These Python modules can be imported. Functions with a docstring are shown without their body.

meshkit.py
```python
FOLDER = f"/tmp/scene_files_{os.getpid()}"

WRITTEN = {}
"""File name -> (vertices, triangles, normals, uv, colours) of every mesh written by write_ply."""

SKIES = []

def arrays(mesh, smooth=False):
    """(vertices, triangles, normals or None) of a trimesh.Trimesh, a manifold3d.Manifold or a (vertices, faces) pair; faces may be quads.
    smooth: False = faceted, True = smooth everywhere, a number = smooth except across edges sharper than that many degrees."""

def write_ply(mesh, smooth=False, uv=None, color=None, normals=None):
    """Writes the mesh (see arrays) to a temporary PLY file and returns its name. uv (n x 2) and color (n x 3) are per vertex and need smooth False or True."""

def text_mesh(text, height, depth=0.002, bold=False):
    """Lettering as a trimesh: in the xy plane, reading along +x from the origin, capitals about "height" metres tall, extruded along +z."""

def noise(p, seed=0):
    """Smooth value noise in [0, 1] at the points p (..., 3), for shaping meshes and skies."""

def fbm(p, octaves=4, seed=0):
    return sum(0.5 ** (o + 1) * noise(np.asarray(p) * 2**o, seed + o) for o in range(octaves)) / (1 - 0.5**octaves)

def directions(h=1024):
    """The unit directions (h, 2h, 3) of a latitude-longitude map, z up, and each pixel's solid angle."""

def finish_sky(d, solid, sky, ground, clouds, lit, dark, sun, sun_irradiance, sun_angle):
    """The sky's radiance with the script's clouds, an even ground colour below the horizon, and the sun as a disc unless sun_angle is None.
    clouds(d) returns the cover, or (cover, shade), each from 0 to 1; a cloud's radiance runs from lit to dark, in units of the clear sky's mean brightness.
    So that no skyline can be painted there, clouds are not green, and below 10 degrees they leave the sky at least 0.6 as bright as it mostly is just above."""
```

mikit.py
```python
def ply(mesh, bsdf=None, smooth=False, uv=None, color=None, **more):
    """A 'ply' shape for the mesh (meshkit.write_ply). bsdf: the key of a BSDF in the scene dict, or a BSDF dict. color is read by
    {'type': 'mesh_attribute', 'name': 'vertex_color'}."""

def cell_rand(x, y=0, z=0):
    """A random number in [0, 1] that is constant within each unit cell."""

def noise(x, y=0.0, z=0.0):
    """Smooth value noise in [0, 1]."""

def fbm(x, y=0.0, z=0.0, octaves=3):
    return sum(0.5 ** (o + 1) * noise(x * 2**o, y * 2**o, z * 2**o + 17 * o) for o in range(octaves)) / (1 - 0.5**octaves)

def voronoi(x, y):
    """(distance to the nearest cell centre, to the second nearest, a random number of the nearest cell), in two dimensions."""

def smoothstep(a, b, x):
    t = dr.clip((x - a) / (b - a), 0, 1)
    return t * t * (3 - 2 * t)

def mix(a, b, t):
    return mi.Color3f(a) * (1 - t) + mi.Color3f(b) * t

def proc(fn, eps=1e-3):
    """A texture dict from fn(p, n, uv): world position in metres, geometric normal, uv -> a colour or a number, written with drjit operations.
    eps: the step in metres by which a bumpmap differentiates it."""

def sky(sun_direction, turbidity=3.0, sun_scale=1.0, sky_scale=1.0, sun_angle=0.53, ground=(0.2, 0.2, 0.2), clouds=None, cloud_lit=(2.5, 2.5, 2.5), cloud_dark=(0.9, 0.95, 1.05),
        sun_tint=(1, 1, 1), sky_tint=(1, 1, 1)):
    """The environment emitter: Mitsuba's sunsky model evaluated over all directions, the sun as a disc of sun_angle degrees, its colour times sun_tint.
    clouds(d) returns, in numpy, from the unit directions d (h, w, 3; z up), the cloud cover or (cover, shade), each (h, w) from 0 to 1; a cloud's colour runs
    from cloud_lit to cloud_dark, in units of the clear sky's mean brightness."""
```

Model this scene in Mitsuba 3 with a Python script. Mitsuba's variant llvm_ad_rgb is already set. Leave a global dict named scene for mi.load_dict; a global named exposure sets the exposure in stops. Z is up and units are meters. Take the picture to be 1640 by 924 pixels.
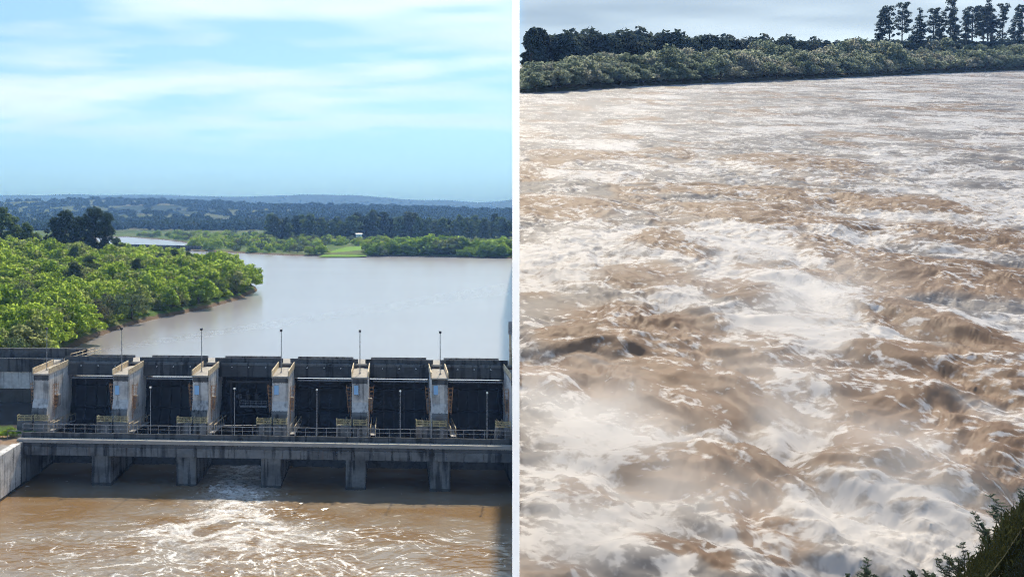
import math
import numpy as np, trimesh, mitsuba as mi, drjit as dr, mikit, meshkit, shapely
from scipy.spatial import cKDTree
from mikit import proc, noise, fbm, smoothstep, mix

T = mi.ScalarTransform4f
scene, labels = {}, {}

def rgb(*c):
    return {'type': 'rgb', 'value': list(c)}


# ------------------------------------------------------------------ camera, sky, exposure
ZC = 37.4                      # eye height above the tailwater (z = 0), metres
F, CU, CV = 1640.0, 510.0, 345.0   # focal length and principal point, in 1640 x 924 picture units
exposure = 1.85
scene['camera'] = {
    'type': 'perspective', 'fov': 2 * math.degrees(math.atan(820 / F)), 'fov_axis': 'x', 'near_clip': 0.5, 'far_clip': 40000.0,
    'principal_point_offset_x': (820 - CU) / 1640, 'principal_point_offset_y': (462 - CV) / 924,
    'to_world': T().look_at(origin=[0, 0, ZC], target=[0, 100, ZC], up=[0, 0, 1]),
    'medium': {'type': 'ref', 'id': 'air'}}

SUN_AZ, SUN_EL = math.radians(12.8), math.radians(46.0)
SUN = [math.sin(SUN_AZ) * math.cos(SUN_EL), math.cos(SUN_AZ) * math.cos(SUN_EL), math.sin(SUN_EL)]


def clouds(d):
    az, el = np.arctan2(d[..., 0], d[..., 1]), np.arcsin(np.clip(d[..., 2], -1, 1))
    # thin drawn-out cirrus sheets, seen in perspective on a high layer
    h = np.maximum(d[..., 2], 0.0) + 0.055
    x, y = d[..., 0] / h, d[..., 1] / h
    w = meshkit.fbm(np.stack([x * .35, y * .5, 0 * x + 3], -1), 3, seed=5)
    a = meshkit.fbm(np.stack([x * .55 + 2.2 * w, y * .95 + 1.4 * w, 0 * x], -1), 5, seed=11)
    b = meshkit.fbm(np.stack([x * 1.6 + 3 * w, y * 3.6, 0 * x + 8], -1), 4, seed=2)
    cover = np.clip((a * .60 + b * .40 - .35) * 3.6, 0, 1) ** 1.1 * .85
    cover = np.maximum(cover * np.clip((np.degrees(el) - 2.2) / 4.5, 0, 1), .14)
    # cirrus scatters forwards: it is brightest round the sun and greyer away from it
    away = np.clip((.62 - d @ np.array(SUN)) / .9, 0, 1)
    cover = cover * (1 - .5 * away)  # unseen cover opposite the sun thinned to cut fill on shaded faces
    shade = np.clip((b - .35) * .5, 0, 1) + away
    # a low grey bank of cloud towards the right
    deg = np.degrees(az)
    g = np.clip((deg - 10.6) / .8, 0, 1) * np.clip((95 - deg) / 25, 0, 1) * np.clip((24 - np.degrees(el)) / 7, 0, 1)
    n2 = meshkit.fbm(np.stack([x * 1.1 + 4, y * 2.6, 0 * x + 2], -1), 4, seed=19)
    g = g * np.clip(.55 + 1.2 * n2, 0, 1) * .85
    return np.maximum(cover, g), np.clip(np.where(g > .3, .35 + 1.1 * (n2 - .35), shade), 0, 1)


scene['sky'] = mikit.sky(SUN, turbidity=3, clouds=clouds, cloud_lit=(3.3, 3.7, 3.85), cloud_dark=(.95, 1.12, 1.3), sky_tint=(.74, 1.08, 1.25), sun_angle=1.2, sun_scale=1.2, sun_tint=(.94, 1.0, 1.07))
scene['air'] = {'type': 'homogeneous', 'albedo': {'type': 'rgb', 'value': [.40, .68, 1.0]}, 'sigma_t': rgb(1.1e-4, 1.25e-4, 1.7e-4)}
HAZE = True


# ------------------------------------------------------------------ helpers
def numbered(key):
    if key not in scene and key not in labels and not any(k.startswith(key + '__') for k in scene):
        return key
    n = COUNT.get(key, 0) + 1
    while f'{key}_{n:03d}' in scene or f'{key}_{n:03d}' in labels:
        n += 1
    COUNT[key] = n
    return f'{key}_{n:03d}'


COUNT = {}


def thing(name, label, cat, group=None):
    key = numbered(name)
    labels[key] = {'label': label, 'category': cat}
    if group:
        labels[key]['group'] = group
    return key


def put(key, mesh, bsdf, smooth=False, **more):
    scene[key] = mikit.ply(mesh, bsdf, smooth=smooth, **more)
    return key


def part(parent, name, mesh, bsdf, smooth=False, label=None, stuff=False, **more):
    base = parent + '__' + name
    key = base
    if key in scene:
        n = COUNT.get(base, 0) + 1
        COUNT[base] = n
        key = f'{base}_{n:03d}'
    put(key, mesh, bsdf, smooth, **more)
    if label or stuff:
        labels[key] = {}
        if label:
            labels[key]['label'] = label
        if stuff:
            labels[key]['kind'] = 'stuff'
    return key


def structure(name, mesh, bsdf, smooth=False, label=None, **more):
    put(name, mesh, bsdf, smooth, **more)
    labels[name] = {'kind': 'structure'}
    if label:
        labels[name]['label'] = label
    return name


def cat_mesh(ms):
    return trimesh.util.concatenate(ms)


def box(a0, a1, b0, b1, c0, c1):
    m = trimesh.creation.box(extents=(a1 - a0, b1 - b0, c1 - c0))
    m.apply_translation(((a0 + a1) / 2, (b0 + b1) / 2, (c0 + c1) / 2))
    return m


def cbox(a0, a1, b0, b1, c0, c1, ch=.05):
    """A box with chamfered edges."""
    p = []
    for x, sx in ((a0, 1), (a1, -1)):
        for y, sy in ((b0, 1), (b1, -1)):
            for z, sz in ((c0, 1), (c1, -1)):
                p += [(x, y + sy * ch, z + sz * ch), (x + sx * ch, y, z + sz * ch), (x + sx * ch, y + sy * ch, z)]
    return trimesh.convex.convex_hull(np.array(p))


def tube(p0, p1, r0, r1=None, n=8):
    r1 = r0 if r1 is None else r1
    p0, p1 = np.array(p0, float), np.array(p1, float)
    z = (p1 - p0) / np.linalg.norm(p1 - p0)
    x = np.cross(z, [0, 0, 1] if abs(z[2]) < .9 else [1, 0, 0])
    x /= np.linalg.norm(x)
    y = np.cross(z, x)
    a = np.arange(n) * 2 * np.pi / n
    ring = np.cos(a)[:, None] * x + np.sin(a)[:, None] * y
    v = np.vstack([p0 + ring * r0, p1 + ring * r1, [p0], [p1]])
    i = np.arange(n)
    j = (i + 1) % n
    f = np.vstack([np.stack([i, j, j + n], 1), np.stack([i, j + n, i + n], 1), np.stack([j, i, i * 0 + 2 * n], 1), np.stack([i + n, j + n, i * 0 + 2 * n + 1], 1)])
    return trimesh.Trimesh(v, f, process=False)


def grid_mesh(P):
    h, w = P.shape[:2]
    i = np.arange(h * w).reshape(h, w)
    q = np.stack([i[:-1, :-1], i[:-1, 1:], i[1:, 1:], i[1:, :-1]], -1).reshape(-1, 4)
    return trimesh.Trimesh(P.reshape(-1, 3), np.vstack([q[:, [0, 1, 2]], q[:, [0, 2, 3]]]), process=False)


# ------------------------------------------------------------------ materials
def stained(base, dark, scale=1.0, streak=.6, blotch=.5, rust=0.0):
    def fn(p, n, uv):
        b = fbm(p.x * .35 * scale + 3, p.y * .35 * scale, p.z * .5 * scale, 4)
        fine = fbm(p.x * 3.1, p.y * 3.1, p.z * 3.1, 3)
        st = fbm(p.x * 2.3, p.y * 2.3, p.z * .16 + 9, 3)
        t = dr.clip(blotch * smoothstep(.42, .72, b) + streak * smoothstep(.48, .72, st), 0, 1)
        c = mix(base, dark, t) * (0.78 + 0.44 * fine)
        lift = smoothstep(.49, .5, dr.abs(p.z / 1.25 - dr.floor(p.z / 1.25) - .5))
        c = c * (1 - .22 * lift)
        if rust:
            r = smoothstep(.60, .8, fbm(p.x * 1.7 + 40, p.y * 1.7, p.z * .12, 3))
            c = mix(c, (.20, .10, .045), r * rust)
        return c
    return proc(fn)


def mat(name, tex, rough=.8, spec=.3, two=True, bump=None, **more):
    b = {'type': 'principled', 'base_color': tex, 'roughness': rough, 'specular': spec, **more}
    if bump:
        b = {'type': 'bumpmap', 'arbitrary': proc(bump[0], bump[1]), 'scale': 1.0, 'bsdf': b}
    scene[name] = {'type': 'twosided', 'bsdf': b} if two else b


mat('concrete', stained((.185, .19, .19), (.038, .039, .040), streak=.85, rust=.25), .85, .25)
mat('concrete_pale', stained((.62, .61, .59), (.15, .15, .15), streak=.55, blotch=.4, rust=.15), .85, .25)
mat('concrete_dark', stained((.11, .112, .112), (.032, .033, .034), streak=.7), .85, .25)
mat('concrete_wet_shade', stained((.07, .068, .062), (.025, .025, .024)), .5, .4)
mat('paving', proc(lambda p, n, uv: mix((.30, .28, .25), (.42, .40, .36), fbm(p.x * 1.5, p.y * 1.5, p.z, 4))), .9, .2)
mat('black_steel', proc(lambda p, n, uv: mix((.006, .007, .010), (.018, .018, .019), smoothstep(.4, .75, fbm(p.x * 1.2, p.y * 1.2, p.z * .25, 4)))), .55, .4)
mat('rib_steel', proc(lambda p, n, uv: mix((.022, .024, .028), (.06, .042, .03), smoothstep(.5, .75, fbm(p.x * 1.6, p.y * 1.6, p.z * .4, 4)))), .6, .3)
mat('grey_steel', proc(lambda p, n, uv: mix((.30, .31, .32), (.20, .19, .18), smoothstep(.45, .7, fbm(p.x * 3, p.y * 3, p.z * 3, 3)))), .5, .5)
mat('dark_metal', rgb(.03, .03, .033), .5, .5)
mat('cream_paint', proc(lambda p, n, uv: mix((.66, .54, .36), (.42, .29, .17), smoothstep(.45, .75, fbm(p.x * 2.5, p.y * 2.5, p.z * 2.5, 4)))), .6, .4)
mat('yellow_paint', proc(lambda p, n, uv: mix((.50, .42, .22), (.28, .22, .12), smoothstep(.45, .75, fbm(p.x * 3.5, p.y * 3.5, p.z * 3.5, 3)))), .6, .4)
mat('rust_metal', proc(lambda p, n, uv: mix((.30, .14, .06), (.42, .26, .14), fbm(p.x * 4, p.y * 4, p.z * 4, 3))), .8, .2)
mat('blue_sign', rgb(.30, .55, .85), .4, .5)
mat('white_paint', proc(lambda p, n, uv: mix((.84, .84, .83), (.78, .775, .76), smoothstep(.5, .8, fbm(p.x * .9, p.y * .9, p.z * .4, 4)))), .7, .3)
mat('bark', proc(lambda p, n, uv: mix((.10, .08, .06), (.17, .14, .11), fbm(p.x * 5, p.y * 5, p.z * 1.2, 3))), .9, .1)


def leaf(name, c1, c2, c3, trans=1.0, cell=7.0):
    def fn(p, n, uv):
        big = fbm(p.x / cell, p.y / cell, p.z / (2.2 * cell), 2)
        small = mikit.cell_rand(dr.floor(p.x * 2.3), dr.floor(p.y * 2.3), dr.floor(p.z * 2.3))
        c = mix(c1, c2, smoothstep(.32, .68, big))
        c = mix(c, c3, smoothstep(.55, .8, fbm(p.x / (cell * .9) + 31, p.y / (cell * .9), 4, 2)))
        return c * (.72 + .56 * small)
    scene[name] = {'type': 'principledthin', 'base_color': proc(fn), 'roughness': .55, 'eta': 1.33, 'diff_trans': trans}


leaf('leaf_lime', (.40, .52, .085), (.25, .37, .055), (.34, .38, .16), 1.4)
leaf('leaf_olive', (.13, .19, .07), (.17, .22, .10), (.14, .14, .085), 1.0)
leaf('leaf_dark', (.045, .070, .038), (.06, .092, .045), (.065, .075, .045), .8)
leaf('leaf_plain', (.10, .15, .065), (.15, .21, .075), (.12, .14, .08), 1., 14.)
leaf('leaf_wood', (.035, .060, .038), (.05, .08, .045), (.055, .07, .045), .6, 30.)
leaf('leaf_shore', (.36, .50, .085), (.20, .32, .055), (.26, .31, .13), 1.3, 12.)
leaf('leaf_grey', (.34, .38, .28), (.22, .27, .19), (.38, .38, .31), 1.3, 6.)
leaf('leaf_pine', (.07, .098, .088), (.08, .11, .092), (.09, .105, .092), .9)


# ------------------------------------------------------------------ dam frame: s along the dam (to the right), d upstream, z up
A = math.radians(4.0)
SX, SY, DX, DY = math.cos(A), -math.sin(A), math.sin(A), math.cos(A)
OX, OY = (440 - CU) / F * 140, 140.0
DAM = T([[SX, DX, 0, OX], [SY, DY, 0, OY], [0, 0, 1, 0], [0, 0, 0, 1]])


def sd(u, v, d):
    """(s, z) of the point of the upright plane d that lies in the direction of picture point (u, v)."""
    rx = (u - CU) / F
    y = (d + OX * DX + OY * DY) / (rx * DX + DY)
    x = rx * y
    return (x - OX) * SX + (y - OY) * SY, ZC - (v - CV) / F * y


def lake_pt(u, v, level):
    y = (ZC - level) * F / (v - CV)
    return (u - CU) / F * y, y


LAKE = ZC - 26.5
TAIL = 0.0
DECK = ZC - 31.05
CREST = ZC - 22.8
PIER_TOP = ZC - 23.6
PITCH = 11.6
PIER_S = [sd(66 + 127.6 * i, 600, 9.0)[0] for i in range(7)]
ORD = ['first', 'second', 'third', 'fourth', 'fifth', 'sixth', 'seventh']

# ------------------------------------------------------------------ the tailwater
FLOW = (sd(392, 800, 6)[0] * SX + OX, 138.0)   # outflow of the open third bay
FOAM_C = lake_pt(370, 845, TAIL)


def tail_foam(p):
    x, y = mi.Float(p.x), mi.Float(p.y)
    wx = fbm(x * .11, y * .09, 1.0, 3) - .5
    wy = fbm(x * .11 + 7, y * .09, 5.0, 3) - .5
    ux, uy = x + 9 * wx, y + 9 * wy
    vx = fbm(ux * .22 + 3, uy * .26, 9.0, 3) - .5
    vy = fbm(ux * .22 + 30, uy * .26, 6.0, 3) - .5
    sx, sy = ux + 5 * vx, uy + 5 * vy
    r1 = 1 - dr.abs(2 * fbm(sx * .26, sy * .40, 2.0, 3) - 1)
    r2 = 1 - dr.abs(2 * fbm(sx * .80 + 11, sy * 1.2, 3.0, 4) - 1)
    fine = fbm(x * 2.6, y * 2.9, .5, 4)
    # the plume of the open bay: foam carried out of it and spread by the eddies
    jx = x - FLOW[0]
    plume = dr.exp(-dr.square(jx / 5.0)) * smoothstep(116., 133., y)
    blob = dr.exp(-dr.square((x - FOAM_C[0]) / 9.0) - dr.square((y - FOAM_C[1]) / 7.0))
    wide = dr.exp(-dr.square((x - FOAM_C[0] - 3) / 30.0)) * smoothstep(128., 118., y)
    jet = dr.exp(-dr.square(jx / 4.2)) * smoothstep(127., 134., y)
    k = dr.clip(.8 * plume + 1.0 * blob + .6 * wide, 0, 1)
    m = r1 * .52 + r2 * .48 + .26 * (fine - .5)
    line = smoothstep(.985 - .22 * k, 1.10 - .14 * k, m + .04 * k)
    mass = smoothstep(.42, .8, fine * .5 + .55 * k * r1) * k
    return dr.clip(dr.maximum(line, .75 * mass) * (.55 + .5 * fine) + .55 * jet * smoothstep(.35, .65, fine + .3 * r2 - .15), 0, 1)


def tail_color(p, n, uv):
    f = tail_foam(p)
    b = fbm(p.x * .12, p.y * .2, 8.0, 3)
    c = mix((.195, .125, .060), (.225, .178, .126), smoothstep(.35, .65, b))
    return mix(c, (.80, .78, .74), f)


mat('tail_water', proc(tail_color), .14, .55)


def wave_field(x, y, comps):
    z = 0 * x
    for sx, sy, amp, seed, ridged in comps:
        v = meshkit.fbm(np.stack([x / sx, y / sy, 0 * x + seed], -1), 3, seed=int(seed))
        z = z + amp * ((1 - np.abs(2 * v - 1)) ** 1.5 - .5 if ridged else v - .5)
    return z


_y = np.concatenate([np.linspace(-60, 92, 20), np.linspace(94, 172, 420)])
_x = np.concatenate([np.linspace(-140, -62, 12), np.linspace(-60, 42, 420)])
gx, gy = np.meshgrid(_x, _y)
wx = meshkit.fbm(np.stack([gx * .11, gy * .09, 0 * gx + 1], -1), 3, 3) - .5
turb = .35 + np.exp(-((gx - FOAM_C[0]) / 16) ** 2) * .9
gz = TAIL + turb * wave_field(gx + 8 * wx, gy + 8 * wx, [(3.4, 2.1, .30, 1, False), (1.5, 1.0, .17, 2, True), (.55, .45, .06, 3, True)])
edge = np.clip((gy - 92) / 6, 0, 1) * np.clip((gx + 62) / 6, 0, 1)
structure('tailwater', grid_mesh(np.stack([gx, gy, gz * edge], -1)), 'tail_water', True, label='brown tailwater with swirls of white foam')

# ------------------------------------------------------------------ upstream ground, lake and hills
left_shore = [(30, 600), (60, 585), (88, 572), (125, 553), (160, 537), (200, 523), (250, 510), (300, 500), (345, 490), (380, 480), (405, 468), (412, 464)]
cape_back = [(398, 456), (330, 432), (235, 410), (175, 396), (160, 388), (150, 380)]
far_shore = [(205, 379.5), (240, 382), (280, 386), (312, 391), (296, 397), (312, 401.5), (345, 403.5), (400, 406), (450, 408.5), (520, 410.5), (580, 411), (650, 410.5), (700, 411.5), (830, 414), (1000, 416)]
lake_poly = [lake_pt(u, v, LAKE) for u, v in left_shore + cape_back + far_shore] + [(130, 560), (130, 120), (-60, 120)]
lake_shape = shapely.Polygon(lake_poly).buffer(0)
_b = lake_shape.exterior
shore_tree = cKDTree(np.array([_b.interpolate(t).coords[0] for t in np.arange(0, _b.length, 2.0)]))


def nz(x, y, s, seed, o=4):
    return meshkit.fbm(np.stack([x / s, y / s, 0 * x], -1), o, seed) - .5


def ground_z(x, y):
    x, y = np.asarray(x, float), np.asarray(y, float)
    d = shore_tree.query(np.stack([x.ravel(), y.ravel()], 1))[0].reshape(x.shape)
    inside = shapely.contains_xy(lake_shape, x, y)
    u = CU + F * x / np.maximum(y, 1)
    left = 1 / (1 + np.exp((u - 190 - 0 * y) / 30)) * np.clip((900 - y) / 300, 0, 1)
    left = np.maximum(left, np.where((y < 480) & (u < 420), 1.0, 0.0))
    h = 1.2 * np.clip(d / 1.6, 0, 1) + left * np.minimum(.085 * d, 12) + (1 - left) * np.minimum(.012 * d, 3.5)
    h = h + nz(x, y, 40, 4) * np.clip(d / 15, 0, 2.0)
    # the rolling country and the far ridge
    m = np.clip((y - 1500) / 2300, 0, 1)
    h = h + (m * m * (3 - 2 * m)) * (60 + 60 * nz(x, y, 900, 6) + 26 * nz(x, y, 330, 9) - 18 * np.clip((u - 450) / 300, 0, 1))
    r = np.clip((y - 6200) / 2600, 0, 1)
    ridge = 112 + 80 * nz(x, y, 2600, 13, 5) - 34 * np.clip((u - 560) / 200, 0, 1) + 30 * np.clip((u - 770) / 60, 0, 1)
    h = h + (r * r * (3 - 2 * r)) * ridge
    z = LAKE + np.where(inside, -np.minimum(.25 * d, 4), h)
    return z


_yy = np.concatenate([np.geomspace(163, 700, 150), np.geomspace(706, 12500, 190)])
_uu = np.linspace(-900, 2300, 330)
uu, yy = np.meshgrid(_uu, _yy)
xx = (uu - CU) / F * yy
keep_left = xx * 1.0
P = np.stack([xx, yy, ground_z(xx, yy)], -1)
# beside the wall and under the rapids the ground lies below the water there
right_side = (xx - (826 - CU) / F * yy > -1.0) & (yy < 560)
P[..., 2] = np.where(right_side, LAKE - 6, P[..., 2])


def ground_color(p, n, uv):
    x, y = mi.Float(p.x), mi.Float(p.y)
    far = smoothstep(1200., 1900., y)
    # fields and pastures: irregular parcels
    f1, f2, r = mikit.voronoi(x / 210 + .6 * fbm(x / 300, y / 300, 0, 2), y / 330)
    wood = smoothstep(4200., 5600., y) + smoothstep(.50, .56, fbm(x / 260 + 5, y / 420, 2.0, 4))
    field = mix((.115, .150, .050), (.19, .20, .085), r)
    field = mix(field, (.24, .20, .12), smoothstep(.86, .88, r))
    hill = mix(field * .6, (.022, .042, .028), dr.minimum(wood, 1))
    near = mix((.075, .13, .028), (.13, .15, .055), smoothstep(.4, .66, fbm(x / 14, y / 14, 1.0, 4)))
    soil = mix((.11, .075, .05), (.17, .125, .085), fbm(x * .6, y * .6, 3.0, 4))
    bank = 1 - smoothstep(LAKE + .5, LAKE + 1.0, mi.Float(p.z) + .5 * (fbm(x * .3, y * .3, 0, 3) - .5))
    c = mix(near, soil, bank)
    return mix(c, hill, far) * (.85 + .3 * fbm(x * .9, y * .9, 2.0, 3))


mat('ground_mat', proc(ground_color), .95, .1)
structure('ground', grid_mesh(P), 'ground_mat', True, label='green banks, plains and distant hills around the lake')


def lake_bump(p, n, uv):
    x, y = mi.Float(p.x), mi.Float(p.y)
    return .030 * fbm(x * .9 + .6 * y, y * 1.6, 0, 3) + .05 * fbm(x * .22, y * .42, 4.0, 3)


def lake_color(p, n, uv):
    return mix((.235, .225, .235), (.215, .205, .215), fbm(p.x * .02, p.y * .03, 1.0, 3))


mat('lake_water', proc(lake_color), .2, .55, bump=(lake_bump, .05))
dam_line = [(OX + s * SX + 21.5 * DX, OY + s * SY + 21.5 * DY) for s in (-62, 60)]
lake_sheet = trimesh.Trimesh([(dam_line[0][0], dam_line[0][1], LAKE), (dam_line[1][0], dam_line[1][1], LAKE), (170, 560, LAKE), (900, 1500, LAKE), (-1400, 1500, LAKE), (-500, 300, LAKE)],
                             [[0, 1, 2], [0, 2, 3], [0, 3, 4], [0, 4, 5]], process=False)
structure('lake', lake_sheet, 'lake_water', False, label='calm pale lake above the dam')

# ------------------------------------------------------------------ dam: piers
HALF = 1.16
for i, s in enumerate(PIER_S):
    k = thing('spillway_pier', f'{ORD[i]} concrete spillway pier from the left end of the dam', 'pier', 'concrete piers between the spillway gates')
    zb, zt = DECK - 1.5, PIER_TOP
    # profile in (d, z): upright nose with a flared foot, then the sunlit flank running back to the crest bridge
    prof = shapely.Polygon([(9.0, zt), (19.2, zt), (24.5, zt), (24.5, zb), (8.0, zb), (8.1, DECK + 2.2), (9.0, DECK + 4.0)])
    m = trimesh.creation.extrude_polygon(prof, 2 * HALF, engine='earcut')
    v = m.vertices
    m.vertices = np.stack([v[:, 2] - HALF + s, v[:, 0], v[:, 1]], 1)
    if m.volume < 0:
        m.invert()
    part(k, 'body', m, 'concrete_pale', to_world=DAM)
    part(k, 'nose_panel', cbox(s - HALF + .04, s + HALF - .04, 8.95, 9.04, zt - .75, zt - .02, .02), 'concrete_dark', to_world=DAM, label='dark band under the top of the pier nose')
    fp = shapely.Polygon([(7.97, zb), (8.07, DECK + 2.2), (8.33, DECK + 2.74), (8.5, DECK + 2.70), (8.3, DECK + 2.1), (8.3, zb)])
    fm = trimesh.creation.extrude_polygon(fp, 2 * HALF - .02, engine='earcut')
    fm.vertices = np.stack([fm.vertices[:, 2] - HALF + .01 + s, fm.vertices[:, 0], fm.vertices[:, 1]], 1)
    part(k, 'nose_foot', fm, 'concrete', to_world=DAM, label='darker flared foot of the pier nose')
    part(k, 'cap', cbox(s - HALF - .12, s + HALF + .12, 8.8, 18.0, zt + .003, zt + .22, .04), 'paving', to_world=DAM)
    for side in (-1, 1):
        x0 = s + side * (HALF - .02)
        part(k, 'parapet', cbox(min(x0, x0 + side * .14), max(x0, x0 + side * .14), 8.8, 17.9, zt + .222, zt + 1.05, .03), 'cream_paint', to_world=DAM, label='cream painted parapet along the top of the pier')
        # trunnion of the gate arm with its access ladder on the flank
        x1 = s + side * HALF
        part(k, 'trunnion_block', cbox(min(x1 - side * .1, x1 + side * .55), max(x1 - side * .1, x1 + side * .55), 11.6, 12.9, DECK + 2.4, DECK + 4.1, .08), 'concrete', to_world=DAM)
        lad = [tube((x1 + side * .22, dd, DECK + 1.0), (x1 + side * .22, dd, DECK + 6.0), .035, n=6) for dd in (10.2, 10.75)]
        lad += [tube((x1 + side * .22, 10.2, zz), (x1 + side * .22, 10.75, zz), .025, n=6) for zz in np.arange(DECK + 1.2, DECK + 6, .32)]
        part(k, 'ladder', cat_mesh(lad), 'rust_metal', to_world=DAM, label='rusty access ladder')
        cage = [tube((x1 + side * .55, dd, DECK + 2.2), (x1 + side * .85, dd, DECK + 6.2), .03, n=6) for dd in (10.1, 10.85)]
        for zz in np.arange(DECK + 2.6, DECK + 6.2, .55):
            cage += [tube((x1 + side * .2, dd, zz), (x1 + side * (.55 + .3 * (zz - DECK - 2.2) / 4), dd, zz), .025, n=6) for dd in (10.1, 10.85)]
            cage.append(tube((x1 + side * (.55 + .3 * (zz - DECK - 2.2) / 4), 10.1, zz), (x1 + side * (.55 + .3 * (zz - DECK - 2.2) / 4), 10.85, zz), .025, n=6))
        part(k, 'ladder_cage', cat_mesh(cage), 'rust_metal', to_world=DAM)
    if i:
        u0 = 66 + 127.6 * i
        s0, z0 = sd(u0 - 9.5, 617, 8.9)
        s1, z1 = sd(u0 - 2.5, 632, 8.9)
        g = thing('blue_sign', f'pale blue plate on the front of the {ORD[i]} pier from the left', 'sign', 'pale blue plates on the pier fronts')
        part(g, 'plate', cbox(s0, s1, 8.86, 8.92, z1, z0, .015), 'blue_sign', to_world=DAM)
        part(g, 'frame', cat_mesh([box(s0 - .04, s1 + .04, 8.84, 8.91, z0, z0 + .04), box(s0 - .04, s1 + .04, 8.84, 8.91, z1 - .04, z1)]), 'grey_steel', to_world=DAM)

# ------------------------------------------------------------------ dam: crest bridge, one beam and parapet a bay
SL = sd(-60, 600, 18)[0]
SR = PIER_S[6] + 4
k = thing('crest_bridge', 'dark concrete road bridge along the top of the dam', 'bridge')
part(k, 'road', cbox(PIER_S[0] + HALF, SR, 18.3, 23.5, CREST - .35, CREST - .02, .03), 'paving', to_world=DAM)
for i in range(6):
    a, b = PIER_S[i] + HALF + .02, PIER_S[i + 1] - HALF - .02
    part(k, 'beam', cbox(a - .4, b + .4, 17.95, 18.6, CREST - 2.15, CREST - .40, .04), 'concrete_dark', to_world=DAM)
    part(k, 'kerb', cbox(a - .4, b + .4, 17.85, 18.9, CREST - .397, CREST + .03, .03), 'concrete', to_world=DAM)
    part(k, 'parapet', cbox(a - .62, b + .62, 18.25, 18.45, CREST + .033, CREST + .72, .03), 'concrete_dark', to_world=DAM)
    part(k, 'rear_parapet', cbox(a + .15, b - .25, 23.2, 23.45, CREST - .017, CREST + .35, .03), 'concrete', to_world=DAM)
    for q in (.22, .5, .78):
        c = a + (b - a) * q
        part(k, 'bulkhead_lamp', cbox(c - .09, c + .09, 17.82, 17.97, CREST - .72, CREST - .55, .03), 'white_paint', to_world=DAM)
part(k, 'rear_beam', cbox(PIER_S[0] + HALF, SR, 23.0, 23.6, CREST - 2.4, CREST - .353, .03), 'concrete_dark', to_world=DAM)

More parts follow.
